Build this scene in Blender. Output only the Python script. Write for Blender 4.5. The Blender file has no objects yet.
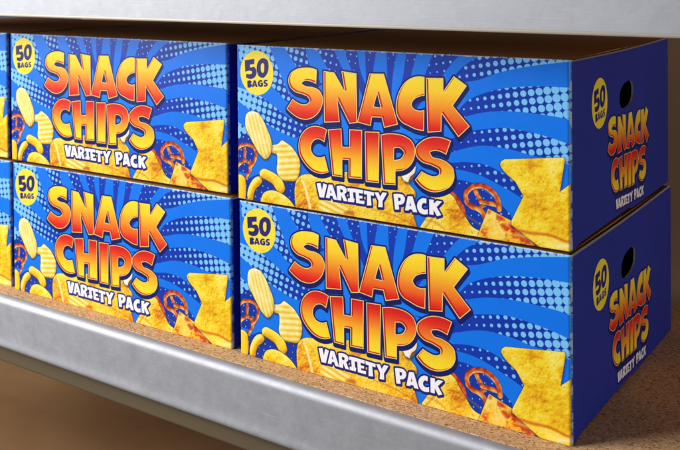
import bpy, bmesh, math, json
import numpy as np
from mathutils import Matrix, Vector

# ------------------------------------------------------------------ printed artwork outlines (millimetres on the carton front)
ART = json.loads(r'''{"big":{"S1":[[[113.5,155.5,1],[112.5,140.0,1],[103.5,142.5,0],[96.2,142.2,0],[93.1,139.6,0],[97.1,137.2,0],[108.8,136.1,0],[116.9,133.0,0],[121.2,125.6,0],[119.3,114.3,0],[112.1,105.3,0],[101.2,100.1,0],[90.2,100.1,0],[80.1,104.2,0],[71.8,109.9,1],[80.3,121.5,1],[86.8,118.1,0],[94.1,116.3,0],[99.9,117.3,0],[103.6,120.9,0],[101.5,124.5,0],[94.2,127.3,0],[83.2,129.7,0],[76.7,134.7,0],[74.4,141.8,0],[76.9,148.9,0],[85.3,154.7,0],[98.2,157.3,0],[108.1,157.0,0]]],"N1":[[[122.4,154.8,1],[136.5,153.8,1],[149.7,134.7,1],[145.7,156.0,1],[164.9,154.3,1],[165.7,101.8,1],[156.0,99.9,1],[140.6,125.2,1],[143.4,100.8,1],[122.9,98.5,1]]],"A1":[[[181.1,155.1,1],[198.9,155.8,1],[215.8,104.2,1],[198.9,99.2,1],[196.1,109.7,1],[184.2,109.2,1],[182.5,99.8,1],[165.7,102.3,1]],[[190.7,134.3,1],[194.9,120.1,1],[186.3,120.6,1]]],"C1":[[[247.0,155.0,1],[246.9,136.0,1],[241.0,134.6,0],[234.7,131.0,0],[232.0,125.9,0],[234.6,121.9,0],[240.1,120.4,0],[246.7,121.4,1],[246.1,100.0,1],[237.2,100.7,0],[227.8,103.7,0],[220.3,106.6,0],[214.7,113.1,0],[213.3,123.9,0],[216.5,137.0,0],[223.0,147.1,0],[233.3,153.9,0],[241.1,155.4,0]]],"K1":[[[248.5,154.3,1],[268.3,155.2,1],[268.2,141.7,1],[279.8,157.8,1],[294.4,148.9,1],[278.8,128.1,1],[297.5,109.0,1],[285.0,97.2,1],[266.5,119.2,1],[266.0,101.1,1],[250.3,98.7,1]]],"C2":[[[126.7,91.1,1],[123.0,76.9,1],[116.3,79.7,0],[110.0,78.1,0],[105.4,72.0,0],[105.4,66.1,0],[109.8,61.1,0],[117.0,59.9,0],[123.2,62.0,1],[128.3,44.9,1],[118.6,42.0,0],[106.9,43.5,0],[96.1,50.9,0],[88.9,61.3,0],[88.1,71.6,0],[90.9,81.1,0],[98.3,89.2,0],[107.5,93.4,0],[117.3,93.7,0]]],"H2":[[[127.9,91.3,1],[145.5,94.0,1],[146.5,74.5,1],[155.6,75.0,1],[155.8,94.0,1],[171.9,94.6,1],[171.0,42.3,1],[154.1,41.5,1],[154.6,61.0,1],[146.3,60.5,1],[146.1,41.2,1],[133.1,41.4,1]]],"I2":[[[175.2,93.4,1],[193.2,94.4,1],[191.9,40.3,1],[175.7,39.9,1]]],"P2":[[[194.7,91.8,1],[203.7,93.8,0],[213.4,94.3,0],[224.5,92.7,0],[232.4,88.1,0],[235.8,80.5,0],[234.6,70.6,0],[229.0,61.9,0],[221.0,57.0,0],[212.2,55.1,1],[212.1,40.6,1],[197.5,39.6,1]],[[210.8,78.9,1],[218.0,79.7,0],[222.5,75.7,0],[219.6,70.0,0],[210.7,66.7,1]]],"S2":[[[276.8,92.9,1],[271.4,78.3,1],[265.4,80.5,0],[258.6,81.1,0],[253.2,78.6,0],[255.5,75.0,0],[264.6,73.5,0],[273.6,70.1,0],[279.5,64.0,0],[279.8,62.0,0],[280.2,56.1,0],[276.5,47.9,0],[266.6,41.2,0],[254.4,38.7,0],[243.7,41.7,0],[235.2,48.8,1],[243.0,58.7,1],[249.9,56.1,0],[257.6,55.1,0],[263.0,57.8,0],[263.3,61.4,0],[255.4,65.5,0],[243.1,68.3,0],[236.9,73.9,0],[236.4,82.0,0],[243.3,89.6,0],[254.2,94.6,0],[266.3,95.3,0]]]},"white":{"V":[[[112.1,30.5,1],[117.1,31.6,1],[119.1,23.4,1],[120.9,31.7,1],[125.7,30.7,1],[121.4,16.1,1],[115.7,16.0,1]]],"A":[[[128.2,31.3,1],[132.9,31.5,1],[138.8,15.9,1],[134.2,15.9,1],[132.8,19.5,1],[129.5,19.5,1],[128.7,16.4,1],[124.0,16.5,1]],[[130.5,26.3,1],[131.8,22.3,1],[129.5,22.2,1]]],"R":[[[138.5,30.8,1],[144.5,31.8,0],[149.1,30.9,0],[151.4,28.7,0],[150.5,25.4,0],[148.2,23.3,1],[151.8,16.0,1],[147.2,15.8,1],[144.4,21.7,1],[143.9,15.8,1],[139.3,15.9,1]],[[143.1,28.0,0],[146.3,27.4,0],[146.1,25.0,0],[143.4,24.6,0]]],"I":[[[152.4,30.4,1],[162.8,30.8,1],[162.8,27.0,1],[159.2,26.7,1],[159.8,20.2,1],[161.1,19.7,1],[160.4,16.0,1],[152.7,15.9,1],[152.9,19.4,1],[155.5,19.6,1],[155.1,27.2,1],[152.6,26.8,1]]],"E":[[[162.6,30.6,1],[172.0,30.4,1],[172.0,27.0,1],[166.6,26.9,1],[167.0,23.9,1],[171.1,24.1,1],[171.1,21.4,1],[167.3,21.2,1],[167.4,18.7,1],[173.6,19.1,1],[173.3,15.8,1],[163.3,15.8,1]]],"T":[[[173.1,30.3,1],[185.8,29.7,1],[185.4,26.2,1],[181.4,26.4,1],[182.2,15.6,1],[176.8,14.8,1],[177.2,26.5,1],[173.4,26.5,1]]],"Y":[[[186.5,29.9,1],[191.1,30.5,1],[193.3,26.1,1],[196.4,31.1,1],[201.6,31.1,1],[195.9,21.9,1],[196.0,15.5,1],[190.6,15.0,1],[191.3,21.5,1]]],"P":[[[209.6,31.0,1],[215.5,31.9,0],[220.8,31.3,0],[222.9,28.5,0],[222.3,24.7,0],[219.7,21.8,0],[215.4,20.8,1],[215.9,15.8,1],[211.1,15.1,1]],[[214.9,28.3,1],[217.9,27.8,0],[217.6,25.0,0],[215.1,24.2,1]]],"A2":[[[226.6,30.8,1],[231.9,31.5,1],[237.2,15.6,1],[232.3,15.3,1],[231.6,17.7,1],[228.1,17.8,1],[227.0,16.1,1],[223.1,15.9,1]],[[229.2,25.4,1],[230.4,21.4,1],[228.2,21.2,1]]],"C":[[[248.3,30.8,1],[247.9,26.1,1],[244.8,26.3,0],[242.8,24.0,0],[243.0,20.7,0],[245.3,19.4,0],[249.4,20.4,1],[249.6,15.6,1],[245.3,14.6,0],[240.1,16.0,0],[237.5,20.5,0],[238.1,25.7,0],[241.3,29.6,0],[244.9,31.2,0]]],"K":[[[251.6,30.7,1],[256.5,30.9,1],[256.4,26.8,1],[260.2,30.4,1],[265.8,30.4,1],[259.7,24.0,1],[264.7,16.6,1],[260.1,14.8,1],[256.1,21.3,1],[256.0,15.6,1],[251.4,15.6,1]]]},"badge":{"5":[[[11.9,161.2,1],[25.9,163.6,1],[25.8,157.8,1],[19.6,156.9,1],[19.6,153.7,0],[25.8,154.2,0],[29.0,149.9,0],[27.3,143.6,0],[20.7,140.3,0],[13.8,141.6,1],[13.8,145.8,1],[19.1,145.5,0],[22.1,146.7,0],[22.5,149.0,0],[20.5,149.6,0],[12.5,148.2,1]]],"0":[[[37.7,164.8,0],[44.6,163.0,0],[46.6,155.7,0],[44.4,147.7,0],[38.4,142.6,0],[32.2,144.4,0],[29.4,151.9,0],[31.6,160.5,0]],[[37.9,159.5,0],[39.8,158.5,0],[40.4,154.1,0],[39.6,149.3,0],[37.9,147.8,0],[36.2,149.1,0],[35.2,153.4,0],[35.9,157.9,0]]],"B":[[[15.4,137.6,1],[20.7,138.0,0],[21.8,136.4,0],[20.3,134.9,0],[22.3,133.5,0],[20.9,131.1,0],[15.6,130.3,1]]],"A":[[[24.8,138.7,1],[27.3,139.0,1],[30.4,131.8,1],[28.0,131.5,1],[27.2,133.0,1],[24.9,132.6,1],[24.4,131.1,1],[22.2,131.1,1]],[[25.9,136.6,1],[26.7,134.3,1],[25.2,134.1,1]]],"G":[[[37.3,139.7,1],[37.0,137.4,1],[34.6,138.0,0],[33.2,136.1,0],[34.5,134.1,0],[35.7,134.3,1],[35.7,135.3,1],[34.4,135.4,1],[34.4,136.7,1],[38.3,136.9,1],[37.9,133.0,0],[33.7,132.1,0],[31.1,133.6,0],[31.1,137.1,0],[33.8,139.5,0]]],"S":[[[44.8,140.4,1],[44.3,138.6,1],[41.9,138.7,0],[41.8,137.7,0],[44.7,136.6,0],[45.0,134.5,0],[42.6,132.8,0],[39.4,133.0,1],[39.7,134.9,1],[42.1,134.7,0],[42.5,135.5,0],[39.7,136.2,0],[39.3,138.1,0],[41.1,140.2,0]]]},"rays":{"a":[[247.8,158.3,1],[258.7,184.4,1],[294.4,185.7,1],[279.6,172.4,0],[267.5,157.4,1],[227.8,110.6,1]],"b":[[227.8,105.5,1],[279.9,157.4,1],[289.9,167.4,0],[298.7,173.4,0],[314.9,181.3,0],[349.4,184.2,1],[403.8,185.2,1],[403.8,178.2,1],[377.5,174.4,0],[354.4,170.3,0],[326.8,163.2,0],[305.1,155.1,0],[292.0,152.4,1],[262.8,127.3,1]],"c":[[227.7,100.3,1],[282.9,121.9,0],[294.8,134.0,0],[303.6,138.9,0],[317.9,144.5,0],[333.7,148.8,0],[361.1,152.3,0],[403.7,153.5,1],[403.5,121.9,1],[393.9,124.3,0],[374.3,126.2,0],[354.2,127.2,0],[330.7,126.5,0],[312.4,123.9,0],[296.1,119.3,0],[288.4,115.9,0],[245.3,98.5,1]],"d":[[233.6,91.1,1],[287.2,98.7,0],[298.2,104.2,0],[312.3,107.4,0],[333.5,110.5,0],[354.1,109.3,0],[374.2,106.5,0],[403.4,99.5,1],[403.3,80.8,1],[370.1,86.0,0],[358.0,87.1,0],[347.1,89.4,0],[326.3,91.3,0],[312.2,91.3,0],[291.5,86.5,0],[273.7,79.8,1]],"e":[[239.3,76.8,1],[273.6,70.7,0],[295.8,73.5,0],[317.4,71.8,0],[333.2,66.0,0],[358.8,55.4,1],[363.8,35.5,1],[348.6,45.8,0],[327.9,54.7,0],[306.6,62.0,0],[286.9,64.6,0],[262.3,63.2,1]],"f":[[262.2,51.0,1],[281.7,54.7,0],[298.9,53.3,0],[320.4,42.5,0],[340.2,26.8,1],[348.3,-7.0,1],[261.5,-30.6,1]],"l0":[[1.4,191.3,1],[42.8,189.5,1],[59.6,155.4,0],[73.4,130.4,0],[87.2,112.5,1],[70.5,118.7,1],[53.6,131.8,0],[23.3,150.1,0],[4.0,161.3,1]],"l1":[[66.0,182.3,1],[97.6,183.1,1],[104.8,158.7,0],[121.4,140.3,1],[107.9,132.6,1],[86.3,157.1,1]],"l2":[[110.4,182.7,1],[134.6,181.6,1],[147.8,157.5,0],[156.7,145.9,1],[141.2,143.4,1],[125.6,160.6,1]],"l3":[[148.4,180.2,1],[165.6,180.5,1],[169.6,158.6,0],[191.7,119.8,1],[179.2,117.6,1],[158.1,157.9,1]],"d4":[[175.7,180.8,1],[190.6,180.8,1],[185.8,157.9,0],[197.7,110.3,1],[189.1,108.7,1],[177.0,149.1,1]],"d5":[[202.0,182.5,1],[215.0,181.2,1],[209.0,149.0,0],[208.7,112.3,1],[197.7,110.3,1],[203.0,153.2,1]],"d6":[[226.1,181.7,1],[238.7,180.5,1],[231.8,157.8,0],[221.9,114.7,1],[211.1,112.8,1],[222.3,156.3,1]],"m1":[[-5.4,130.7,1],[15.6,126.9,0],[33.2,122.2,0],[48.1,114.4,0],[74.5,100.7,0],[87.0,96.2,0],[103.4,94.2,1],[140.7,99.9,1],[127.5,86.5,1],[95.0,79.3,0],[81.6,78.4,0],[66.8,81.9,0],[51.6,87.0,0],[38.3,92.7,0],[15.3,106.0,0],[-5.6,117.8,1]],"m2":[[-5.9,91.9,1],[9.1,85.2,0],[20.9,78.0,0],[32.5,62.8,1],[14.4,30.3,1],[-6.7,31.8,1]],"m3":[[-0.8,21.3,1],[14.3,24.4,0],[32.1,31.6,0],[51.0,29.8,0],[72.3,27.6,0],[83.4,28.8,0],[127.0,42.6,1],[126.5,-1.4,1],[-1.3,-19.9,1]]},"items":{"pretzel_l":[[0.2,58.5,0],[7.3,62.8,0],[16.0,63.9,0],[23.6,61.4,0],[27.0,55.7,0],[26.2,49.3,0],[22.7,43.0,0],[17.7,38.0,0]],"pl2":[[10.1,62.2,0],[10.7,54.4,0],[9.5,45.8,0]],"pl3":[[-1.0,36.8,0],[4.0,41.4,0],[9.9,45.1,0],[16.4,44.2,0],[23.8,43.9,0]],"pl4":[[16.0,43.4,0],[18.7,37.5,0],[15.3,30.6,0],[8.7,23.8,0],[3.1,24.8,0],[-0.6,27.7,0]],"y_l":[[-3.8,25.4,1],[3.8,28.1,0],[9.8,24.7,0],[11.9,14.6,0],[10.2,-2.1,1],[-4.1,-4.1,1]],"curl1":[[29.6,28.8,0],[34.5,28.3,0],[35.8,24.7,0],[32.5,19.4,0],[26.5,14.3,0],[23.1,7.4,0],[21.4,0.8,0],[15.1,0.2,0],[13.6,5.3,0],[15.2,12.6,0],[19.7,21.3,0],[24.7,26.6,0]],"curl2":[[32.3,34.0,0],[36.6,38.2,0],[47.2,37.1,0],[58.6,32.6,0],[66.5,25.2,0],[67.9,17.9,0],[64.5,14.0,0],[58.0,15.3,0],[50.9,22.6,0],[39.4,27.0,0],[33.2,29.2,0]],"chipb":[[32.8,-1.3,0],[34.2,4.4,0],[37.2,10.2,0],[46.9,14.9,0],[56.5,15.0,0],[66.9,11.7,0],[75.3,6.8,0],[84.5,-3.1,1],[32.8,-4.4,1]],"chipu":[[11.7,93.8,1],[13.8,99.4,0],[22.7,103.4,0],[30.5,101.6,0],[38.3,93.8,0],[44.8,82.7,0],[49.6,71.5,0],[49.9,62.8,0],[46.2,53.5,0],[41.1,50.1,0],[32.4,54.8,0],[25.2,63.7,0],[17.2,75.0,0],[12.1,84.5,0]],"chipr":[[50.4,67.1,1],[60.0,69.6,0],[64.7,73.6,0],[70.4,71.6,0],[77.9,67.8,0],[83.4,62.5,0],[88.9,54.6,0],[89.0,41.2,0],[83.0,30.2,0],[73.7,29.0,0],[62.4,29.6,0],[57.2,37.7,0],[57.9,48.4,0],[57.0,57.3,0],[50.6,58.3,0]],"tort":[[81.8,10.5,0],[82.0,21.8,0],[84.9,31.4,0],[92.2,37.4,0],[103.2,39.8,0],[116.3,38.1,0],[146.7,46.8,0],[191.0,50.9,1],[220.2,55.1,1],[228.6,59.0,0],[234.4,54.1,0],[228.5,44.5,0],[235.5,35.7,0],[234.2,27.1,0],[231.8,15.2,1],[238.6,-5.9,1],[85.7,-16.7,1]],"creamcurve":[[92.4,30.9,0],[95.4,26.6,0],[98.3,17.3,0],[102.7,2.2,0]],"cream2":[[114.0,9.8,1],[124.5,14.3,0],[142.1,15.0,0],[150.7,14.5,0],[152.8,5.4,1],[144.8,0.5,1],[113.9,-0.1,1]],"redbit":[[146.7,1.9,1],[154.5,6.6,0],[158.8,6.2,0],[160.4,1.3,1]],"whitebit":[[219.0,51.7,1],[226.2,55.4,1],[229.8,61.3,1],[236.3,62.7,1],[235.0,56.3,0],[229.7,51.0,0],[227.3,45.2,1],[222.5,46.3,1]],"clus":[[244.8,40.9,1],[254.0,35.9,1],[273.9,40.0,1],[279.0,36.6,0],[284.5,27.9,0],[291.8,18.4,0],[299.7,9.2,0],[307.3,6.6,1],[313.6,-6.5,1],[238.5,-16.2,1],[241.0,2.0,1],[246.9,10.6,0],[251.6,18.9,0],[258.6,28.8,1]],"pr1":[[313.5,18.4,0],[310.1,25.5,0],[304.9,28.5,0],[299.1,29.7,0],[293.3,34.0,0],[292.6,41.2,0],[297.1,47.5,0],[305.1,51.1,0],[313.7,50.7,0],[320.8,47.1,0],[325.7,41.8,0],[327.7,35.1,0],[328.0,30.6,0]],"pr2":[[301.9,48.7,0],[304.7,42.4,0],[308.7,36.3,0],[309.5,32.0,0],[306.4,28.3,0]],"pr3":[[308.7,36.0,0],[315.0,35.4,0],[321.4,35.1,0],[327.7,34.0,0]],"pr4":[[274.9,41.7,0],[280.1,37.6,0],[285.2,32.1,0],[288.6,26.9,0],[289.6,20.4,0]],"redchip":[[303.5,-2.4,1],[307.5,8.3,1],[316.3,29.9,1],[340.0,21.4,1],[363.6,13.4,1],[374.6,-2.4,1],[357.3,-11.8,1],[300.8,-12.9,1]],"nacho":[[330.6,77.5,0],[334.0,80.2,1],[393.1,87.7,1],[394.2,85.2,1],[389.3,55.3,1],[399.3,63.5,1],[399.0,-2.6,1],[391.4,-2.4,1],[368.5,0.6,1],[340.7,17.3,1],[340.5,21.1,1],[353.2,46.7,1],[345.2,59.4,1]],"fold":[[345.0,13.2,0],[359.9,12.4,0],[379.5,12.9,0],[396.2,9.3,0],[402.1,8.6,0]]}}''')
W, D, H = 0.400, 0.343, 0.1791          # carton size in metres
rng = np.random.default_rng(7)
scene = bpy.context.scene
col = scene.collection

# ================================================================== helpers: objects
def link(o, parent=None):
    col.objects.link(o)
    if parent: o.parent = parent
    return o

def obj(name, me, parent=None, mats=()):
    for m in mats: me.materials.append(m)
    return link(bpy.data.objects.new(name, me), parent)

def tag(o, label=None, cat=None, group=None, kind=None):
    if label: o['label'] = label
    if cat: o['category'] = cat
    if group: o['group'] = group
    if kind: o['kind'] = kind
    return o

def box_bm(bm, x0, x1, y0, y1, z0, z1, mi=0):
    v = [bm.verts.new(p) for p in ((x0,y0,z0),(x1,y0,z0),(x1,y1,z0),(x0,y1,z0),(x0,y0,z1),(x1,y0,z1),(x1,y1,z1),(x0,y1,z1))]
    for f in ((0,3,2,1),(4,5,6,7),(0,1,5,4),(1,2,6,5),(2,3,7,6),(3,0,4,7)):
        bm.faces.new([v[i] for i in f]).material_index = mi

def mesh_of(name, bm, smooth=False):
    me = bpy.data.meshes.new(name); bm.normal_update(); bm.to_mesh(me); bm.free()
    if smooth:
        me.polygons.foreach_set('use_smooth', [True]*len(me.polygons))
    return me

# ================================================================== helpers: nodes
def mat(name, rough=0.5, metal=0.0, base=(.5,.5,.5), spec=0.5):
    m = bpy.data.materials.new(name); m.use_nodes = True
    b = m.node_tree.nodes['Principled BSDF']
    b.inputs['Base Color'].default_value = (*base, 1); b.inputs['Roughness'].default_value = rough
    b.inputs['Metallic'].default_value = metal; b.inputs['Specular IOR Level'].default_value = spec
    return m, m.node_tree.nodes, m.node_tree.links, b

def ramp(n, stops):
    r = n.new('ShaderNodeValToRGB'); e = r.color_ramp.elements
    while len(e) > 1: e.remove(e[-1])
    e[0].position = stops[0][0]; e[0].color = (*stops[0][1], 1)
    for p, c in stops[1:]:
        k = e.new(p); k.color = (*c, 1)
    return r

def noise(n, l, src, scale, detail=4, rough=.6, dist=0.0):
    t = n.new('ShaderNodeTexNoise'); t.inputs['Scale'].default_value = scale
    t.inputs['Detail'].default_value = detail; t.inputs['Roughness'].default_value = rough
    t.inputs['Distortion'].default_value = dist; l.new(src, t.inputs['Vector']); return t

def coord(n, l, scale=(1,1,1)):
    c = n.new('ShaderNodeTexCoord'); m = n.new('ShaderNodeMapping'); m.inputs['Scale'].default_value = scale
    l.new(c.outputs['Object'], m.inputs['Vector']); return m.outputs['Vector']

def bump(n, l, h, b, strength, dist):
    k = n.new('ShaderNodeBump'); k.inputs['Strength'].default_value = strength; k.inputs['Distance'].default_value = dist
    l.new(h, k.inputs['Height']); l.new(k.outputs['Normal'], b.inputs['Normal']); return k

def mixc(n, l, fac, a, b, mode='MIX'):
    m = n.new('ShaderNodeMix'); m.data_type = 'RGBA'; m.blend_type = mode
    for s, v in ((0, fac), (6, a), (7, b)):
        if hasattr(v, 'node'): l.new(v, m.inputs[s])
        elif s == 0: m.inputs[0].default_value = v
        else: m.inputs[s].default_value = (*v, 1)
    return m.outputs[2]

# ---- materials
def make_ink(name, rough, wear=True):
    m, n, l, b = mat(name, rough, spec=.34)
    a = n.new('ShaderNodeAttribute'); a.attribute_name = 'ink'
    v = coord(n, l)
    t = noise(n, l, v, 9, 3)
    l.new(mixc(n, l, .06, a.outputs['Color'], t.outputs['Fac'], 'MULTIPLY'), b.inputs['Base Color'])
    oi = n.new('ShaderNodeObjectInfo'); wn = n.new('ShaderNodeTexNoise'); wn.noise_dimensions = '4D'
    wn.inputs['Scale'].default_value = 130; wn.inputs['Detail'].default_value = 6; wn.inputs['Roughness'].default_value = .7
    k = n.new('ShaderNodeMath'); k.operation = 'MULTIPLY'; k.inputs[1].default_value = 37; l.new(oi.outputs['Random'], k.inputs[0]); l.new(k.outputs[0], wn.inputs['W']); l.new(v, wn.inputs['Vector'])
    sx = n.new('ShaderNodeSeparateXYZ'); l.new(v, sx.inputs[0])
    def edge(out, e0, e1):
        q = n.new('ShaderNodeMapRange'); q.inputs['From Min'].default_value = e0; q.inputs['From Max'].default_value = e1
        l.new(out, q.inputs['Value']); return q.outputs['Result']
    def mth(op, a_, b_):
        q = n.new('ShaderNodeMath'); q.operation = op
        for s_, v_ in ((0, a_), (1, b_)):
            if hasattr(v_, 'node'): l.new(v_, q.inputs[s_])
            else: q.inputs[s_].default_value = v_
        return q.outputs[0]
    e = mth('MAXIMUM', mth('MAXIMUM', edge(sx.outputs['Z'], .1750, .1790), edge(sx.outputs['Z'], .0035, 0)), mth('MAXIMUM', edge(sx.outputs['X'], -.0045, -.0005), edge(sx.outputs['X'], -.3965, -.3998)))
    e = mth('ADD', mth('MULTIPLY', e, .25), wn.outputs['Fac'])
    wr = ramp(n, [(.74, (0,0,0)), (.80, (.75,.75,.75))]); l.new(e, wr.inputs['Fac'])
    if wear:
        base = b.inputs['Base Color'].links[0].from_socket
        l.new(mixc(n, l, wr.outputs['Color'], base, (.62, .58, .56)), b.inputs['Base Color'])
    t2 = noise(n, l, v, 22, 2); bump(n, l, t2.outputs['Fac'], b, .3, .0007)
    r = n.new('ShaderNodeMapRange'); r.inputs['To Min'].default_value = rough-.06; r.inputs['To Max'].default_value = rough+.1
    t3 = noise(n, l, v, 60, 4); l.new(t3.outputs['Fac'], r.inputs['Value']); l.new(r.outputs['Result'], b.inputs['Roughness'])
    return m
M_ink = make_ink('printed_card', .36)
M_inkside = make_ink('printed_side_card', .5, False)

def make_navy():
    m, n, l, b = mat('navy_card', .5, spec=.35)
    v = coord(n, l); t = noise(n, l, v, 7, 5)
    r = ramp(n, [(.3, (.009,.026,.28)), (.7, (.013,.034,.35))]); l.new(t.outputs['Fac'], r.inputs['Fac'])
    l.new(r.outputs['Color'], b.inputs['Base Color'])
    t2 = noise(n, l, coord(n, l, (1, 1, 3)), 30, 3); bump(n, l, t2.outputs['Fac'], b, .2, .0008)
    return m
M_navy = make_navy()

def make_kraft(name, c0, c1):
    m, n, l, b = mat(name, .75, spec=.25)
    v = coord(n, l, (1, 6, 1)); t = noise(n, l, v, 60, 6, .7)
    r = ramp(n, [(.3, c0), (.7, c1)]); l.new(t.outputs['Fac'], r.inputs['Fac'])
    l.new(r.outputs['Color'], b.inputs['Base Color'])
    bump(n, l, t.outputs['Fac'], b, .3, .0005)
    return m
M_kraft = make_kraft('kraft_card', (.30,.14,.045), (.40,.20,.07))
M_edge = make_kraft('raw_card_edge', (.34,.30,.27), (.52,.47,.43))

def make_chip():
    m, n, l, b = mat('chipboard', .8, spec=.2)
    v = coord(n, l, (.6, 1, 1))
    big = noise(n, l, v, 14, 3)
    vo = n.new('ShaderNodeTexVoronoi'); vo.inputs['Scale'].default_value = 850; vo.inputs['Randomness'].default_value = 1
    d = n.new('ShaderNodeVectorMath'); d.operation = 'ADD'
    nz = noise(n, l, v, 260, 3); 
    sc = n.new('ShaderNodeVectorMath'); sc.operation = 'SCALE'; sc.inputs['Scale'].default_value = .006
    l.new(nz.outputs['Color'], sc.inputs[0]); l.new(v, d.inputs[0]); l.new(sc.outputs[0], d.inputs[1]); l.new(d.outputs[0], vo.inputs['Vector'])
    sep = n.new('ShaderNodeSeparateColor'); l.new(vo.outputs['Color'], sep.inputs['Color'])
    r = ramp(n, [(0, (.14,.06,.025)), (.06, (.30,.14,.06)), (.18, (.58,.34,.16)), (.7, (.72,.46,.24)), (1, (.86,.64,.40))])
    l.new(sep.outputs['Red'], r.inputs['Fac'])
    t2 = noise(n, l, v, 1100, 3, .7)
    r2 = ramp(n, [(.25, (.6,.52,.45)), (.5, (1,1,1))]); l.new(t2.outputs['Fac'], r2.inputs['Fac'])
    c = mixc(n, l, .7, r.outputs['Color'], r2.outputs['Color'], 'MULTIPLY')
    r3 = ramp(n, [(.3, (.86,.83,.8)), (.7, (1,1,1))]); l.new(big.outputs['Fac'], r3.inputs['Fac'])
    l.new(mixc(n, l, 1, c, r3.outputs['Color'], 'MULTIPLY'), b.inputs['Base Color'])
    bump(n, l, sep.outputs['Green'], b, .35, .0006)
    return m
M_chip = make_chip()

def make_steel(name='galvanised_steel', tint=(1,1,1)):
    m, n, l, b = mat(name, .5, .78, spec=.3)
    v = coord(n, l)
    vo = n.new('ShaderNodeTexVoronoi'); vo.inputs['Scale'].default_value = 55
    dn = noise(n, l, v, 30, 3); sc = n.new('ShaderNodeVectorMath'); sc.operation = 'SCALE'; sc.inputs['Scale'].default_value = .05
    ad = n.new('ShaderNodeVectorMath'); l.new(dn.outputs['Color'], sc.inputs[0]); l.new(v, ad.inputs[0]); l.new(sc.outputs[0], ad.inputs[1]); l.new(ad.outputs[0], vo.inputs['Vector'])
    sp = n.new('ShaderNodeSeparateColor'); l.new(vo.outputs['Color'], sp.inputs['Color'])
    big = noise(n, l, v, 45, 10, .8)
    r = ramp(n, [(.2, (.35*tint[0],.36*tint[1],.39*tint[2])), (.8, (.46*tint[0],.47*tint[1],.505*tint[2]))])
    a = n.new('ShaderNodeMix'); a.inputs[0].default_value = .9; l.new(sp.outputs['Red'], a.inputs[2]); l.new(big.outputs['Fac'], a.inputs[3])
    l.new(a.outputs[0], r.inputs['Fac'])
    # fine scratches running in slanted directions
    sv = n.new('ShaderNodeMapping'); sv.inputs['Rotation'].default_value = (0, .7, 0); sv.inputs['Scale'].default_value = (4, 1, 160)
    cc = n.new('ShaderNodeTexCoord'); l.new(cc.outputs['Object'], sv.inputs['Vector'])
    s1 = noise(n, l, sv.outputs['Vector'], 6, 2, .5, .2)
    sr = ramp(n, [(.62, (0,0,0)), (.8, (.3,.3,.3))]); l.new(s1.outputs['Fac'], sr.inputs['Fac'])
    l.new(mixc(n, l, sr.outputs['Color'], r.outputs['Color'], (.8,.8,.84)), b.inputs['Base Color'])
    rr = n.new('ShaderNodeMapRange'); rr.inputs['From Min'].default_value = .3; rr.inputs['From Max'].default_value = .7
    rr.inputs['To Min'].default_value = .58; rr.inputs['To Max'].default_value = .72
    l.new(big.outputs['Fac'], rr.inputs['Value']); l.new(rr.outputs['Result'], b.inputs['Roughness'])
    bn = noise(n, l, v, 90, 4); bump(n, l, bn.outputs['Fac'], b, .2, .0008)
    return m
M_steel = make_steel()

# ================================================================== artwork raster (numpy, computed per vertex)
PX = 1/3.0                                 # mm between art vertices
NX, NZ = 1201, 538
gx = np.linspace(0, 400, NX); gz = np.linspace(0, 179.1, NZ)

def spline(pts, closed=True, sub=8):
    """smooth curve through the points; points with flag 1 stay corners"""
    P = np.array([p[:2] for p in pts], float); c = [len(p) > 2 and p[2] for p in pts]; n = len(P)
    if closed and any(c):
        k = c.index(1); P = np.roll(P, -k, 0); c = c[k:] + c[:k]
    out = []
    for i in range(n if closed else n-1):
        a, b_ = P[i], P[(i+1) % n]
        ca, cb = c[i], c[(i+1) % n]
        if not closed: ca = ca or i == 0; cb = cb or i == n-2
        if ca and cb: out.append(a[None]); continue
        L = np.linalg.norm(b_-a)+1e-9
        def tang(j):
            p, q, r = P[(j-1) % n], P[j % n], P[(j+1) % n]
            d1, d2 = np.linalg.norm(q-p)+1e-9, np.linalg.norm(r-q)+1e-9
            t = (q-p)/d1*d2 + (r-q)/d2*d1
            return t/(d1+d2)
        ta = None if ca else tang(i); tb = None if cb else tang(i+1)
        if ta is None: ta = 1.5*(b_-a)/L - .5*tb
        if tb is None: tb = 1.5*(b_-a)/L - .5*ta
        t = np.linspace(0, 1, sub, endpoint=False)[:, None]
        out.append((2*t**3-3*t**2+1)*a + (t**3-2*t**2+t)*ta*L + (-2*t**3+3*t**2)*b_ + (t**3-t**2)*tb*L)
    if not closed: out.append(P[-1][None])
    return np.concatenate(out)

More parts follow.
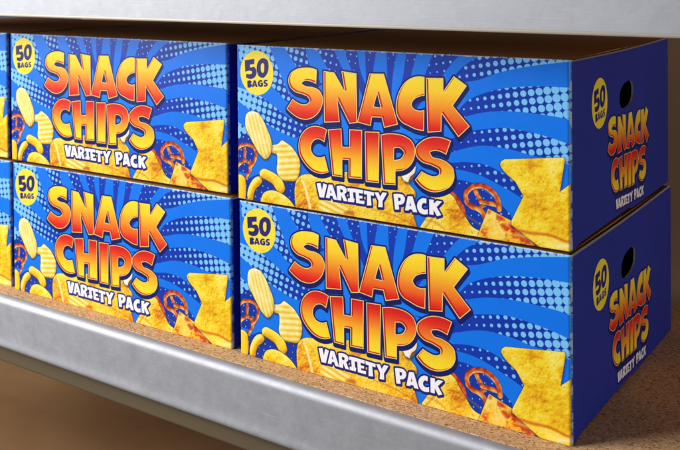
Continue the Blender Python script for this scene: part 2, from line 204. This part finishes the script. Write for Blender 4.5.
class Canvas:
    def __init__(s, xs, zs, base):
        s.x, s.z = xs, zs; s.img = np.empty((len(zs), len(xs), 3)); s.img[:] = np.array(base)/255.
        s.px = xs[1]-xs[0]; s.alpha = np.zeros((len(zs), len(xs)))
    def window(s, lo, hi):
        i0, i1 = np.searchsorted(s.x, [lo[0], hi[0]]); j0, j1 = np.searchsorted(s.z, [lo[1], hi[1]])
        return slice(j0, j1), slice(i0, i1)
    def sdf(s, rings, pad=2.0):
        A = np.concatenate(rings); w = s.window(A.min(0)-pad, A.max(0)+pad)
        X, Z = np.meshgrid(s.x[w[1]], s.z[w[0]]); d2 = np.full(X.shape, 1e9); ins = np.zeros(X.shape, bool)
        for R in rings:
            for p, q in zip(R, np.roll(R, -1, 0)):
                e = q-p; L = e@e
                if L < 1e-12: continue
                t = np.clip(((X-p[0])*e[0]+(Z-p[1])*e[1])/L, 0, 1)
                d2 = np.minimum(d2, (X-p[0]-t*e[0])**2+(Z-p[1]-t*e[1])**2)
                if p[1] != q[1]:
                    ins ^= ((p[1] > Z) != (q[1] > Z)) & (X < (q[0]-p[0])*(Z-p[1])/(q[1]-p[1])+p[0])
        d = np.sqrt(d2); d[ins] *= -1
        return w, X, Z, d
    def line(s, P, pad=4.0):
        w = s.window(P.min(0)-pad, P.max(0)+pad); X, Z = np.meshgrid(s.x[w[1]], s.z[w[0]]); d2 = np.full(X.shape, 1e9)
        for p, q in zip(P[:-1], P[1:]):
            e = q-p; L = e@e+1e-12; t = np.clip(((X-p[0])*e[0]+(Z-p[1])*e[1])/L, 0, 1)
            d2 = np.minimum(d2, (X-p[0]-t*e[0])**2+(Z-p[1]-t*e[1])**2)
        return w, X, Z, np.sqrt(d2)
    def put(s, w, d, color, op=1.0, soft=None):
        k = soft or s.px*1.1
        a = np.clip(.5-d/k, 0, 1)*op
        c = np.asarray(color, float)/255.
        s.img[w] = s.img[w]*(1-a[..., None]) + c*a[..., None]
        s.alpha[w] = np.maximum(s.alpha[w], a)

def vnoise(X, Z, cell, seed, octaves=3):
    r = np.zeros(X.shape); amp = 1; tot = 0
    for o in range(octaves):
        g = np.random.default_rng(seed*31+o).random((97, 97)); u, v = X/cell+500, Z/cell+500
        iu, iv = np.floor(u).astype(int), np.floor(v).astype(int); fu, fv = u-iu, v-iv
        fu = fu*fu*(3-2*fu); fv = fv*fv*(3-2*fv); a, b_ = iu % 97, (iu+1) % 97; c, d = iv % 97, (iv+1) % 97
        r += amp*((g[c, a]*(1-fu)+g[c, b_]*fu)*(1-fv)+(g[d, a]*(1-fu)+g[d, b_]*fu)*fv); tot += amp; amp *= .5; cell = cell/2.1
    return r/tot

def gradient(t, stops):
    t = np.clip(t, 0, 1); xs = [a for a, _ in stops]
    return np.stack([np.interp(t, xs, [c[k] for _, c in stops]) for k in range(3)], -1)

def shift(d, dx, dz, px):
    i, j = int(round(dx/px)), int(round(dz/px)); o = np.full(d.shape, 9.0)
    h, w = d.shape
    o[max(j,0):h+min(j,0), max(i,0):w+min(i,0)] = d[max(-j,0):h+min(-j,0), max(-i,0):w+min(-i,0)]
    return o

NAVY = (8, 20, 94)
SN = [(0, (254,230,48)), (.28, (252,208,40)), (.5, (247,160,36)), (.74, (240,98,28)), (.90, (226,32,20)), (1, (212,14,18))]
CH = [(0, (212,14,20)), (.13, (226,38,22)), (.32, (240,104,30)), (.54, (249,172,34)), (.76, (254,214,38)), (1, (254,230,50))]

def logo(cv, tf, k=1.0):
    """the two big words with gold keyline, red inner edge and navy drop"""
    L = []
    for name, rings in ART['big'].items():
        R = [tf(spline(r)) for r in rings]
        w, X, Z, d = cv.sdf(R, 9*k); L.append((name, R, w, X, Z, d))
    for name, R, w, X, Z, d in L:
        m = d.copy()
        for s_ in np.linspace(0, 1, 9): m = np.minimum(m, shift(d, .9*k*s_, -3.4*k*s_, cv.px))
        cv.put(w, m-1.8*k, NAVY)
    for name, R, w, X, Z, d in L:
        z0, z1 = R[0][:, 1].min(), R[0][:, 1].max()
        cv.put(w, d, (255, 228, 130))
        cv.put(w, d+.85*k, (196, 14, 10))
        f = np.maximum(d+.85*k, shift(d, 1.8*k, 1.5*k, cv.px)+.85*k)
        t = (z1-Z)/(z1-z0); st = SN if name.endswith('1') else CH
        cv.put(w, f, gradient(t, st)+ (vnoise(X, Z, 1.2, 5)[..., None]-.5)*10)

def words(cv, tf, k=1.0):
    L = [cv.sdf([tf(spline(r)) for r in rings], 6*k) for rings in ART['white'].values()]
    for w, X, Z, d in L:
        m = d.copy()
        for s_ in np.linspace(0, 1, 5): m = np.minimum(m, shift(d, .4*k*s_, -1.0*k*s_, cv.px))
        cv.put(w, m-2.0*k, (26, 28, 110))
    for w, X, Z, d in L: cv.put(w, d-.12*k, (248, 247, 252))

def badge(cv, cx, cz):
    w = cv.window((cx-30, cz-30), (cx+30, cz+30)); X, Z = np.meshgrid(cv.x[w[1]], cv.z[w[0]])
    d = (np.hypot((X-cx)/24.2, (Z-cz)/25.4)-1)*24.6
    cv.put(w, d, (250, 226, 62))
    off = np.array([cx-29.3, cz-147.8])
    for rings in ART['badge'].values():
        w, X, Z, d = cv.sdf([spline(r)+off for r in rings], 3)
        cv.put(w, d-.1, (38, 34, 110))

def food(cv, key, stops, bevel=5, seed=1, lit=(-.5, .8), relief=.35, ncell=5, namp=.25, specks=0, ridges=None, edge=None, rings=None, emb=0):
    w, X, Z, d = cv.sdf([spline(ART['items'][key])] if rings is None else rings, 5)
    h = np.sqrt(np.clip(1-(1-np.clip(-d/bevel, 0, 1))**2, 0, 1))*bevel
    gz_, gx_ = np.gradient(h, cv.px); sh = -(gx_*lit[0]+gz_*lit[1])
    sh = np.clip(-sh, -1.2, 1.2)*-1
    t = .55 + relief*np.clip(gx_*-lit[0]+gz_*-lit[1], -1, 1)*1.0 + namp*(vnoise(X, Z, ncell, seed)-.5)*2
    if emb:
        n_ = vnoise(X, Z, 5, seed+5, 3); ga, gb = np.gradient(n_, cv.px)
        t += emb*.75*np.clip((ga-.6*gb)*5, -1, 1)
        t += emb*1.5*(vnoise(X, Z, 20, seed+6, 2)-.5)*2
    if ridges:
        ang, per, amp = ridges; u = X*math.cos(ang)+Z*math.sin(ang)+1.2*vnoise(X, Z, 14, seed+3)
        t += amp*np.sin(u*2*math.pi/per)
    c = gradient(t, stops)
    if specks:
        s_ = vnoise(X, Z, 1.7, seed+9, 2); m = np.clip((s_-.70)/.07, 0, 1)[..., None]*specks
        c = c*(1-m)+np.array((170, 84, 14))*m
        s_ = vnoise(X, Z, 2.3, seed+19, 2); m = np.clip((s_-.68)/.1, 0, 1)[..., None]*specks*.7
        c = c*(1-m)+np.array((255, 232, 120))*m
    if edge is not None:
        m = np.clip(1+d/1.6, 0, 1)[..., None]*.7; c = c*(1-m)+np.array(edge)*m
    # dark rim printed around each item
    cv.put(w, shift(d, .8, -1.2, cv.px)-.9, (60, 34, 40) if emb and key != 'nacho' else (10, 30, 120), .55, 3.0)
    cv.put(w, d-.45, (70, 46, 60), .45, 1.2)
    cv.put(w, d, c)
    return w, X, Z, d

def rope(cv, key, r, stops, seed):
    w, X, Z, dl = cv.line(spline(ART['items'][key], False), r+3)
    d = dl-r*(1+.18*(vnoise(X, Z, 5, seed)-.5)); h = np.sqrt(np.clip(r*r-dl*dl, 0, None))
    gz_, gx_ = np.gradient(h, cv.px)
    t = .5+.3*np.clip(-gz_*.8+gx_*.5, -1, 1)*-1+.5*(vnoise(X, Z, 4, seed)-.5)*2
    cv.put(w, d-.5, (18, 40, 130), .5, 1.4); cv.put(w, d, gradient(t, stops))

CHEESE = [(0, (206,140,8)), (.35, (240,184,18)), (.6, (254,216,40)), (1, (255,240,120))]
NACHO = [(0, (214,138,8)), (.3, (240,184,16)), (.6, (252,216,34)), (1, (255,238,110))]
TORT = [(0, (206,106,16)), (.25, (234,156,22)), (.55, (250,206,40)), (1, (255,232,104))]
CREAM = [(0, (212,164,50)), (.35, (240,208,96)), (.65, (252,236,150)), (1, (255,250,214))]
RIDGE = [(0, (210,152,30)), (.35, (240,196,66)), (.65, (252,228,120)), (1, (255,246,190))]
PRETZ = [(0, (128,34,12)), (.3, (184,66,18)), (.52, (222,116,34)), (.75, (242,164,66)), (1, (255,214,130))]
REDP = [(0, (130,20,14)), (.35, (190,36,18)), (.6, (226,92,30)), (1, (248,150,60))]
REDC = [(0, (190,26,10)), (.25, (208,52,16)), (.45, (232,124,30)), (.62, (248,190,44)), (1, (255,226,110))]

def front_art():
    cv = Canvas(gx, gz, (0, 118, 238))
    X, Z = np.meshgrid(gx, gz)
    cv.img += (.05*(np.hypot(X-195, Z-95) < 1e9)*np.exp(-(np.hypot((X-195)/70, (Z-90)/40))**2))[..., None]*np.array((.5, 1, .9))
    mask = np.zeros(X.shape)
    for r in ART['rays'].values():
        w, _, _, d = cv.sdf([spline(r)], 1)
        mask[w] = np.maximum(mask[w], np.clip(.5-d/(cv.px*1.3), 0, 1))
    dist = np.hypot(X-205, (Z-92)*1.05)
    dark = np.array((4, 54, 176))/255.*(1-.10*np.clip((dist-80)/150, 0, 1))[..., None]
    cv.img = cv.img*(1-mask[..., None])+dark*mask[..., None]
    # halftone dots: two lattices mirrored about the middle of the panel, radius grows outwards
    for side, (ox, oz), e, in ((1, (321.7, 139.2), (7.95, 1.45)), (0, (16.9, 110.1), (7.55, -1.65))):
        e = np.array(e); q = np.array((-e[1], e[0])) if side == 0 else np.array((-e[1]*.8, e[0]))
        Mi = np.linalg.inv(np.stack([e, q], 1)); ux, uz = X-ox, Z-oz
        a = Mi[0,0]*ux+Mi[0,1]*uz; b_ = Mi[1,0]*ux+Mi[1,1]*uz
        ra, rb = np.round(a), np.round(b_); cx = ox+ra*e[0]+rb*q[0]; cz = oz+ra*e[1]+rb*q[1]
        rad = np.clip(.0315*(np.hypot(cx-205, cz-92)-60), 0, 4.05)
        rad = rad*np.where(cx < 205, np.where(cz < 74, .22, 1), np.where(cz < 50, .38, np.where(cz < 64, .75, 1)))
        rad = np.where(rad < .5, 0, rad)
        dd = np.hypot(X-cx, Z-cz)-rad
        al = np.clip(.5-dd/(cv.px*1.3), 0, 1)*(rad > 0)*mask*((X > 205) if side else (X <= 205))
        cv.img = cv.img*(1-al[..., None])+np.array((124, 200, 252))/255.*al[..., None]
    # snacks, back to front
    rope(cv, 'pr4', 2.4, REDP, 12)
    for k, sd in (('pl2', 3), ('pl3', 4), ('pl4', 6), ('pretzel_l', 5)): 
        rope(cv, k, 2.0, PRETZ, sd)
    for k, sd in (('pr2', 8), ('pr3', 9), ('pr1', 7)): rope(cv, k, 2.3 if k != 'pr1' else 2.6, PRETZ, sd)
    # the redder upper arc of the right pretzel
    P = spline(ART['items']['pr1'], False); P = P[(P[:, 1] > P[:, 1].max()-9)]
    w, Xw, Zw, dl = cv.line(P, 5); cv.put(w, dl-1.3, (196, 34, 22), .5, 2)
    food(cv, 'y_l', CHEESE, 6, 11, namp=.12)
    food(cv, 'chipr', RIDGE, 6, 23, namp=.12, emb=.08, ridges=(1.72, 6.6, .24))
    food(cv, 'chipu', CREAM, 7, 21, namp=.14, emb=.08, ridges=(.30, 5.2, .15))
    food(cv, 'curl1', CHEESE, 8, 13, namp=.14, emb=.1, relief=.42)
    food(cv, 'curl2', CHEESE, 8, 14, namp=.14, emb=.1, relief=.42)
    food(cv, 'chipb', CHEESE, 9, 15, namp=.2, specks=.3, relief=.3, emb=.3)
    w, Xw, Zw, d = food(cv, 'tort', TORT, 7, 31, namp=.2, specks=.35, relief=.3, emb=.38)
    w2, Xw, Zw, d2 = cv.line(spline(ART['items']['creamcurve'], False), 6); cv.put(w2, d2-1.7, (255, 240, 176), .85, 1.6)
    w3, Xw, Zw, d3 = cv.sdf([spline(ART['items']['cream2'])], 2)
    cv.put(w3, d3, gradient(.6+.35*np.sin((Xw*.30+Zw*1.0)*2*math.pi/6.5+2*vnoise(Xw, Zw, 12, 4)), RIDGE), .85, 2.5)
    w3, Xw, Zw, d3 = cv.sdf([spline(ART['items']['redbit'])], 2); cv.put(w3, d3, (178, 74, 40), .7, 3)
    food(cv, 'whitebit', [(0, (230,214,170)), (.5, (255,248,226)), (1, (255,255,250))], 4, 33, namp=.1)
    food(cv, 'clus', TORT, 9, 34, namp=.2, specks=.3, relief=.25, emb=.38)
    for a_, b_, cc in (((262, 24), (246, 1), (186, 92, 18)), ((246, 9), (268, 3), (200, 104, 20)), ((286, 22), (320, 3), (214, 120, 26)), ((183, 12), (232, 2), (196, 96, 20))):
        w2, Xw, Zw, d2 = cv.line(spline([(*a_, 0), ((a_[0]+b_[0])/2+2, (a_[1]+b_[1])/2+1.5, 0), (*b_, 0)], False), 6); cv.put(w2, d2-.9, cc, .5, 2.2)
    food(cv, 'redchip', REDC, 6, 41, namp=.62, ncell=8, relief=.2, edge=(250, 206, 90), emb=.22)
    w2, Xw, Zw, d2 = cv.sdf([spline(ART['items']['redchip'])], 2)
    for bx, bz, br in ((328.5, 24.5, 5.5), (343.5, 17, 6.5), (318, 30.5, 4.5), (353, 10, 5.5), (333, 14, 3.5)):
        dd = np.hypot(Xw-bx, Zw-bz)-br+9*(vnoise(Xw, Zw, 4, 91, 3)-.5)
        cv.put(w2, np.maximum(dd, d2+1.2), (196, 32, 14), .72, 3.0)
    w, Xw, Zw, d = food(cv, 'nacho', NACHO, 5, 44, namp=.26, ncell=6, specks=.3, relief=.25, emb=.3)
    P = spline(ART['items']['fold'], False); w2, Xw, Zw, d2 = cv.line(P, 6)
    cv.put(w2, d2-1.3, (206, 92, 22), .8, 2.4)
    w2, Xw, Zw, d2 = cv.line(P+np.array((0, -4.5)), 6); cv.put(w2, d2-1.6, (252, 222, 90), .6, 3)
    w2, Xw, Zw, d2 = cv.line(np.array(((388., 3.5), (398., 6.))), 9); cv.put(w2, d2-1.8, (255, 248, 206), .9, 5)
    badge(cv, 29.3, 147.8)
    logo(cv, lambda P: P); words(cv, lambda P: P)
    # worn folds: pale nicks along the top crease, bare grey line at the right corner
    n1 = vnoise(X, Z*0, 1.3, 77, 2); a = np.clip((Z-177.9)/.5, 0, 1)*np.where(n1 > .45, .75, .25)
    cv.img = cv.img*(1-a[..., None])+np.array((214, 208, 226))/255.*a[..., None]
    a = np.clip(1.3-np.abs(X-398.7)/.6, 0, 1)*(.35+.35*vnoise(X, Z, 6, 78))
    cv.img = cv.img*(1-a[..., None])+np.array((196, 176, 172))/255.*a[..., None]
    a = np.clip((.5-Z)/.4, 0, 1)*.5
    cv.img = cv.img*(1-a[..., None])+np.array((120, 96, 80))/255.*a[..., None]
    return cv

def to_linear(c):
    c = np.clip(c, 0, 1); return np.where(c <= .04045, c/12.92, ((c+.055)/1.055)**2.4)

def grid_mesh(name, P, C, keep=None):
    """P (rows, cols, 3) points, C (rows, cols, 3) linear colours"""
    h, w = P.shape[:2]; idx = np.arange(h*w).reshape(h, w)
    q = np.stack([idx[:-1, :-1], idx[:-1, 1:], idx[1:, 1:], idx[1:, :-1]], -1).reshape(-1, 4)
    P = P.reshape(-1, 3); C = C.reshape(-1, 3)
    if keep is not None:
        k = keep.reshape(-1); q = q[k[q].any(1)]; used = np.unique(q); mp = np.zeros(len(P), int); mp[used] = np.arange(len(used))
        P, C, q = P[used], C[used], mp[q]
    me = bpy.data.meshes.new(name); me.vertices.add(len(P)); me.vertices.foreach_set('co', P.astype(np.float32).ravel())
    me.loops.add(q.size); me.loops.foreach_set('vertex_index', q.astype(np.int32).ravel())
    me.polygons.add(len(q)); me.polygons.foreach_set('loop_start', np.arange(0, q.size, 4, dtype=np.int32))
    me.polygons.foreach_set('loop_total', np.full(len(q), 4, np.int32)); me.polygons.foreach_set('use_smooth', np.ones(len(q), bool))
    at = me.color_attributes.new('ink', 'FLOAT_COLOR', 'POINT')
    at.data.foreach_set('color', np.concatenate([C, np.ones((len(C), 1))], 1).astype(np.float32).ravel())
    me.update(calc_edges=True); return me

# ================================================================== the carton
def make_carton():
    root = bpy.data.objects.new('carton', None); link(root); root.empty_display_size = .05
    cv = front_art()
    X, Z = np.meshgrid(gx/1000-W, gz/1000)
    def fold(t, r): t = np.clip(t, 0, r); return r-np.sqrt(np.maximum(r*r-t*t, 0))
    y = fold(X+.0036, .0036)+fold(-W+.0016-X, .0016)+fold(Z-(H-.0012), .0012)+fold(.0009-Z, .0009)
    bulge = np.sin(np.pi*(X+W)/W)*np.sin(np.pi*Z/H)
    y = y - .0014*bulge - .0010*(vnoise(X*1000, Z*1000, 70, 3, 2)-.5)*bulge
    # front panel: sheet of printed card with its thickness turned back as a raw edge below
    me = grid_mesh('front_panel', np.stack([X, y, Z], -1), to_linear(cv.img))
    front = obj('front_panel', me, root, [M_ink])
    t = .003
    # body: bottom, back, left panel and the plain backing of the front
    bm = bmesh.new()
    box_bm(bm, -W+t, -t, .0036, D-t, .0008, .0008+t, 1)
    box_bm(bm, -W+.002, -.001, D-t, D, .0010, H-.002, 0)
    box_bm(bm, -W, -W+t, .0018, D-t-.0002, .0008, H-.0016, 0)
    box_bm(bm, -W+t+.0002, -t-.001, .0030, .0052, .0045, H-.0052, 1)
    obj('body', mesh_of('body', bm), root, [M_navy, M_kraft])
    # right side panel with an oval hand hole, raw edge on top and inside the hole
    bm = bmesh.new()
    hc, hz, ra, rb = .1735, .1275, .0245, .0138
    N = 48
    def ring(x, s=1.0):
        out = []
        for i in range(N):
            a = 2*math.pi*i/N; c, s_ = math.cos(a), math.sin(a)
            k = (abs(c)**2.5+abs(s_)**2.5)**(-1/2.5)
            yy, zz = c*k*ra*s, s_*k*rb*s
            out.append((x, hc+yy, hz+zz+.10*yy))
        return out
    y0, y1 = .0036, D
    def zt(y): return H-.0010-.0016*math.sin(math.pi*(y-y0)/(y1-y0))      # top edge dips a little
    def zb(y): return .0006 if y > .19 else .0006+.0026*min(1, (.19-y)/.01)*min(1, max(0, (y-.004)/.02))
    ys = np.linspace(y0, y1, 60)
    outer = [(y_, zb(y_)) for y_ in ys]+[(y_, zt(y_)) for y_ in ys[::-1]]
    for x, flip in ((0.0, False), (-.0020, True)):
        ov = [bm.verts.new((x, a, b_-(.0011 if (k_ >= 60 and not flip) else 0))) for k_, (a, b_) in enumerate(outer)]; iv = [bm.verts.new(p) for p in ring(x)]
        oe = [bm.edges.new((ov[i], ov[(i+1) % len(ov)])) for i in range(len(ov))]
        ie = [bm.edges.new((iv[i], iv[(i+1) % N])) for i in range(N)]
        r = bmesh.ops.triangle_fill(bm, edges=oe+ie, use_beauty=True)
        for f in r['geom']:
            if isinstance(f, bmesh.types.BMFace):
                f.normal_update()
                if (f.normal.x > 0) == flip: f.normal_flip()
                f.material_index = 0 if not flip else 1
        if not flip: O1, I1 = ov, iv
        else: O2, I2 = ov, iv
    for i in range(len(O1)):
        j = (i+1) % len(O1); bm.faces.new((O1[i], O2[i], O2[j], O1[j])).material_index = 2
    for i in range(N):
        j = (i+1) % N; bm.faces.new((I1[j], I2[j], I2[i], I1[i])).material_index = 2
    sp = obj('side_panel', mesh_of('side_panel', bm), root, [M_navy, M_kraft, M_edge])
    # printing on the side panel, a film just proud of the card
    xs = np.arange(50, 262, .36); zs = np.arange(4, 160, .36); c2 = Canvas(xs, zs, (28, 34, 132))
    badge(c2, 83, 129)
    def tf(P):
        o = np.empty_like(P); o[:, 0] = 111+(P[:, 0]-72)*.668-4
        o[:, 1] = 26.5+(P[:, 1]-41)*.70-(o[:, 0]-180)*.04; return o
    logo(c2, tf, .8); words(c2, tf, .72)
    XX, ZZ = np.meshgrid(xs/1000, zs/1000)
    def in_hole(Y_, Z_):
        u = (Y_-hc)/(ra+.0015); v_ = (Z_-hz-.10*(Y_-hc))/(rb+.0015); return np.abs(u)**2.5+np.abs(v_)**2.5 < 1
    me = grid_mesh('side_print', np.stack([np.full(XX.shape, .0003), XX, ZZ], -1), to_linear(c2.img), (c2.alpha > .4) & ~in_hole(XX, ZZ))
    obj('side_print', me, sp, [M_inkside])
    # top flaps meeting along a taped seam
    for a, b_, dz in ((.0013, D/2-.0008, 0), (D/2+.0008, D-.0035, -.0007)):
        bm = bmesh.new(); n = 24
        for i in range(n):
            x0 = -W+.0036+(W-.0092)*i/n; x1 = -W+.0036+(W-.0092)*(i+1)/n
            box_bm(bm, x0, x1, a, b_, H-.0042+dz, H-.0012+dz, 0)
        bmesh.ops.remove_doubles(bm, verts=bm.verts, dist=1e-6)
        dd = [f for f in bm.faces if abs(f.normal.x) > .9]
        obj('top_flap', mesh_of('top_flap', bm), root, [M_kraft])
    return root

def copy_tree(o, parent=None):
    c = o.copy(); col.objects.link(c); c.parent = parent
    for ch in o.children: copy_tree(ch, c)
    return c

GAP = .0025
G = 'printed snack cartons stacked in pairs along the shelf'
SPOTS = [   # x, y, z, turn, label
 (0, 0, 0, 0, 'blue snack carton on the chipboard at the right end, navy side in view'),
 (-.0006, .0023, H+GAP, .0081, 'blue snack carton on top of the right-hand stack, navy side in view'),
 (-.4144, .0020, 0, .0049, 'blue snack carton standing on the chipboard, lower one of the middle stack'),
 (-.4240, .0095, H+GAP, .0096, 'blue snack carton on top of the middle stack, left of the right-hand stack'),
 (-.8243, .0028, 0, .0, 'blue snack carton on the chipboard, mostly cut off by the left edge'),
 (-.8345, .0074, H+GAP, .0, 'blue snack carton mostly cut off by the left edge, on top of its stack'),
]
proto = make_carton()
for i, (x, y, z, a, lab) in enumerate(SPOTS):
    o = proto if i == 0 else copy_tree(proto)
    o.location = (x, y, z); o.rotation_euler = (0, 0, a)
    tag(o, lab, 'box', G)

# ================================================================== shelving
YAW = -.0112; PIV = Vector((-.1019, -.0274, 0))
def place(o, z, dy=0):
    o.location = (PIV.x, PIV.y+dy, z); o.rotation_euler = (0, 0, YAW); return o
X0, X1 = -1.25, .75

def sweep(profile, x0, x1, n=40, thick=.0018):
    """a folded steel section: open profile in (y, z) given a sheet thickness and run along x"""
    P = np.array(profile, float); T = np.gradient(P, axis=0); T /= np.linalg.norm(T, axis=1)[:, None]
    Q = P+np.stack([-T[:, 1], T[:, 0]], 1)*thick; loop = np.concatenate([P, Q[::-1]])
    bm = bmesh.new(); rows = []
    for i in range(n+1):
        x = x0+(x1-x0)*i/n
        rows.append([bm.verts.new((x, p[0], p[1])) for p in loop])
    m = len(loop)
    for a, b_ in zip(rows[:-1], rows[1:]):
        for k in range(m):
            j = (k+1) % m; bm.faces.new((a[k], b_[k], b_[j], a[j]))
    bm.faces.new(rows[0]); bm.faces.new(rows[-1][::-1])
    bmesh.ops.recalc_face_normals(bm, faces=bm.faces)
    return bm

def arc(cy, cz, r, a0, a1, n=8):
    return [(cy+r*math.cos(math.radians(a)), cz+r*math.sin(math.radians(a))) for a in np.linspace(a0, a1, n)]

M_lip = mat('warm_pale_steel', .6, .3, (.50,.45,.38), .3)[0]  # bottom strip in a warmer, paler tone than the beam steel
M_low = mat('brown_steel', .55, .2, (.12,.09,.05), .3)[0]  # even dark brown tone for the band below the front flange
def make_beam(label, deep=True):
    root = bpy.data.objects.new('shelf_beam', None); link(root)
    # y measured from the chipboard edge (0); front face at -0.0115
    prof = [(-.0003, -.0150), (-.0003, -.004)]+arc(-.0025, -.0022, .0022, 0, 90, 5)+[(-.004, .0)]+arc(-.0040, -.0095, .0095, 90, 180, 12)
    prof += [(-.0135, z) for z in np.linspace(-.012, -.048, 10)]
    if deep: prof += [(-.0135, -.052), (-.01365, -.056), (-.0140, -.060), (-.0145, -.0635)]
    if deep: prof += arc(-.0095, -.0650, .0050, 180, 262, 8)+[(-.0035, -.0702)]
    else: prof += [(-.0135, -.062), (-.0135, -.0682)]+arc(-.0127, -.0684, .0008, 180, 265, 4)+[(-.0035, -.0692)]
    if not deep:
        bm = bmesh.new(); box_bm(bm, X0+.001, X1-.001, -.0150, -.0136, -.0695, -.0662, 0)
        bmesh.ops.bevel(bm, geom=[e for e in bm.edges], offset=.0004, segments=1, affect='EDGES')
        obj('bottom_lip', mesh_of('bottom_lip', bm), root, [M_lip])
    me = mesh_of('front_flange', sweep(prof, X0, X1), True); obj('front_flange', me, root, [M_steel])
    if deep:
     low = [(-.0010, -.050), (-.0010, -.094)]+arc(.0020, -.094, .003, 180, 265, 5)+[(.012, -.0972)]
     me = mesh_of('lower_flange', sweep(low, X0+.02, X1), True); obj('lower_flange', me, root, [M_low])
    for me_o in root.children:
        me_o.data.polygons.foreach_set('use_smooth', [True]*len(me_o.data.polygons))
        try: me_o.data.set_sharp_from_angle(angle=math.radians(50))
        except Exception: pass
    return tag(root, label, 'shelf beam')

def make_board(label, z, depth, front=.0002, mats=(M_chip,)):
    bm = bmesh.new(); box_bm(bm, X0, X1, front, depth, -.018, 0, 0)
    bmesh.ops.bevel(bm, geom=[e for e in bm.edges], offset=.0008, segments=1, affect='EDGES')
    o = obj('shelf_board', mesh_of('shelf_board', bm), None, mats); place(o, z); return tag(o, label, 'shelf board')

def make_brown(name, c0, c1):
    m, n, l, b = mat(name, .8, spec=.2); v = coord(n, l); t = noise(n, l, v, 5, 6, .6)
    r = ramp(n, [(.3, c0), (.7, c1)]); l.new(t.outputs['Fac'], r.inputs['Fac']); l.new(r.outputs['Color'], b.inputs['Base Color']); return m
SHELF_UP = .4580
make_board('speckled chipboard shelf carrying the two rows of cartons', 0, .455)
b1 = make_beam('rounded galvanised steel beam along the front of the chipboard under the cartons'); place(b1, .0006)
b2 = make_beam('pale galvanised steel beam across the top, above the cartons', False); place(b2, SHELF_UP, -.012)
make_board('chipboard shelf of the next level up, behind the top steel beam', SHELF_UP-.0012, .455, -.0055)
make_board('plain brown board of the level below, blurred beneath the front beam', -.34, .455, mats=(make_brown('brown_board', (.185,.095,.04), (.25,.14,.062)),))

# rear panel and floor (setting)
bm = bmesh.new(); box_bm(bm, X0, X1+1.2, .50, .512, -1.0, .9)
tag(obj('wall', mesh_of('wall', bm), None, [make_brown('brown_back', (.40,.27,.165), (.48,.33,.21))]), kind='structure')
bm = bmesh.new(); box_bm(bm, -5, 5, -5, 5, -1.03, -1.0)
tag(obj('floor', mesh_of('floor', bm), None, [make_brown('floor_brown', (.20,.17,.14), (.26,.22,.19))]), kind='structure')

# ================================================================== camera
cam = bpy.data.cameras.new('camera'); co = link(bpy.data.objects.new('camera', cam)); scene.camera = co
cam.sensor_width = 36; cam.lens = 944.977/680*36; cam.shift_x = -.001; cam.shift_y = -.35482
cam.clip_start = .02; cam.clip_end = 100
yaw, pitch, roll = .592648, -.014087, -.008431
R = Matrix.Rotation(yaw, 3, 'Z') @ Matrix.Rotation(pitch, 3, 'X') @ Matrix.Rotation(-roll, 3, 'Y').inverted().inverted()
Rr = Matrix(((math.cos(roll), 0, -math.sin(roll)), (0, 1, 0), (math.sin(roll), 0, math.cos(roll))))
R = Matrix.Rotation(yaw, 3, 'Z') @ Matrix.Rotation(pitch, 3, 'X') @ Rr
right, fwd, up = R.col[0], R.col[1], R.col[2]
M3 = Matrix((right, up, -fwd)).transposed()
co.matrix_world = Matrix.Translation((.312056, -.842091, .445605)) @ M3.to_4x4()
cam.dof.use_dof = True; cam.dof.focus_distance = 1.0; cam.dof.aperture_fstop = 13

# ================================================================== light: one large soft lamp front left, a weak one from the right
def area(name, loc, target, sx, sy, power, color):
    L = bpy.data.lights.new(name, 'AREA'); L.shape = 'RECTANGLE'; L.size = sx; L.size_y = sy; L.energy = power; L.color = color
    o = link(bpy.data.objects.new(name, L)); o.location = loc
    o.rotation_euler = (Vector(target)-Vector(loc)).to_track_quat('-Z', 'Y').to_euler(); return o
area('softbox', (-2.75, -2.0, 1.5), (-.4, 0, .2), 1.7, 1.9, 190, (1, .985, .97))
area('fill_lamp', (2.3, -.45, .20), (0, .1, .20), .5, .5, 14, (1, .97, .93))
w = bpy.data.worlds.new('World'); scene.world = w; w.use_nodes = True
bg = w.node_tree.nodes['Background']; bg.inputs['Color'].default_value = (.80, .86, 1, 1); bg.inputs['Strength'].default_value = .12

scene.view_settings.view_transform = 'Standard'; scene.view_settings.look = 'None'
scene.view_settings.gamma = 1; scene.view_settings.exposure = 0
scene.cycles.max_bounces = 6
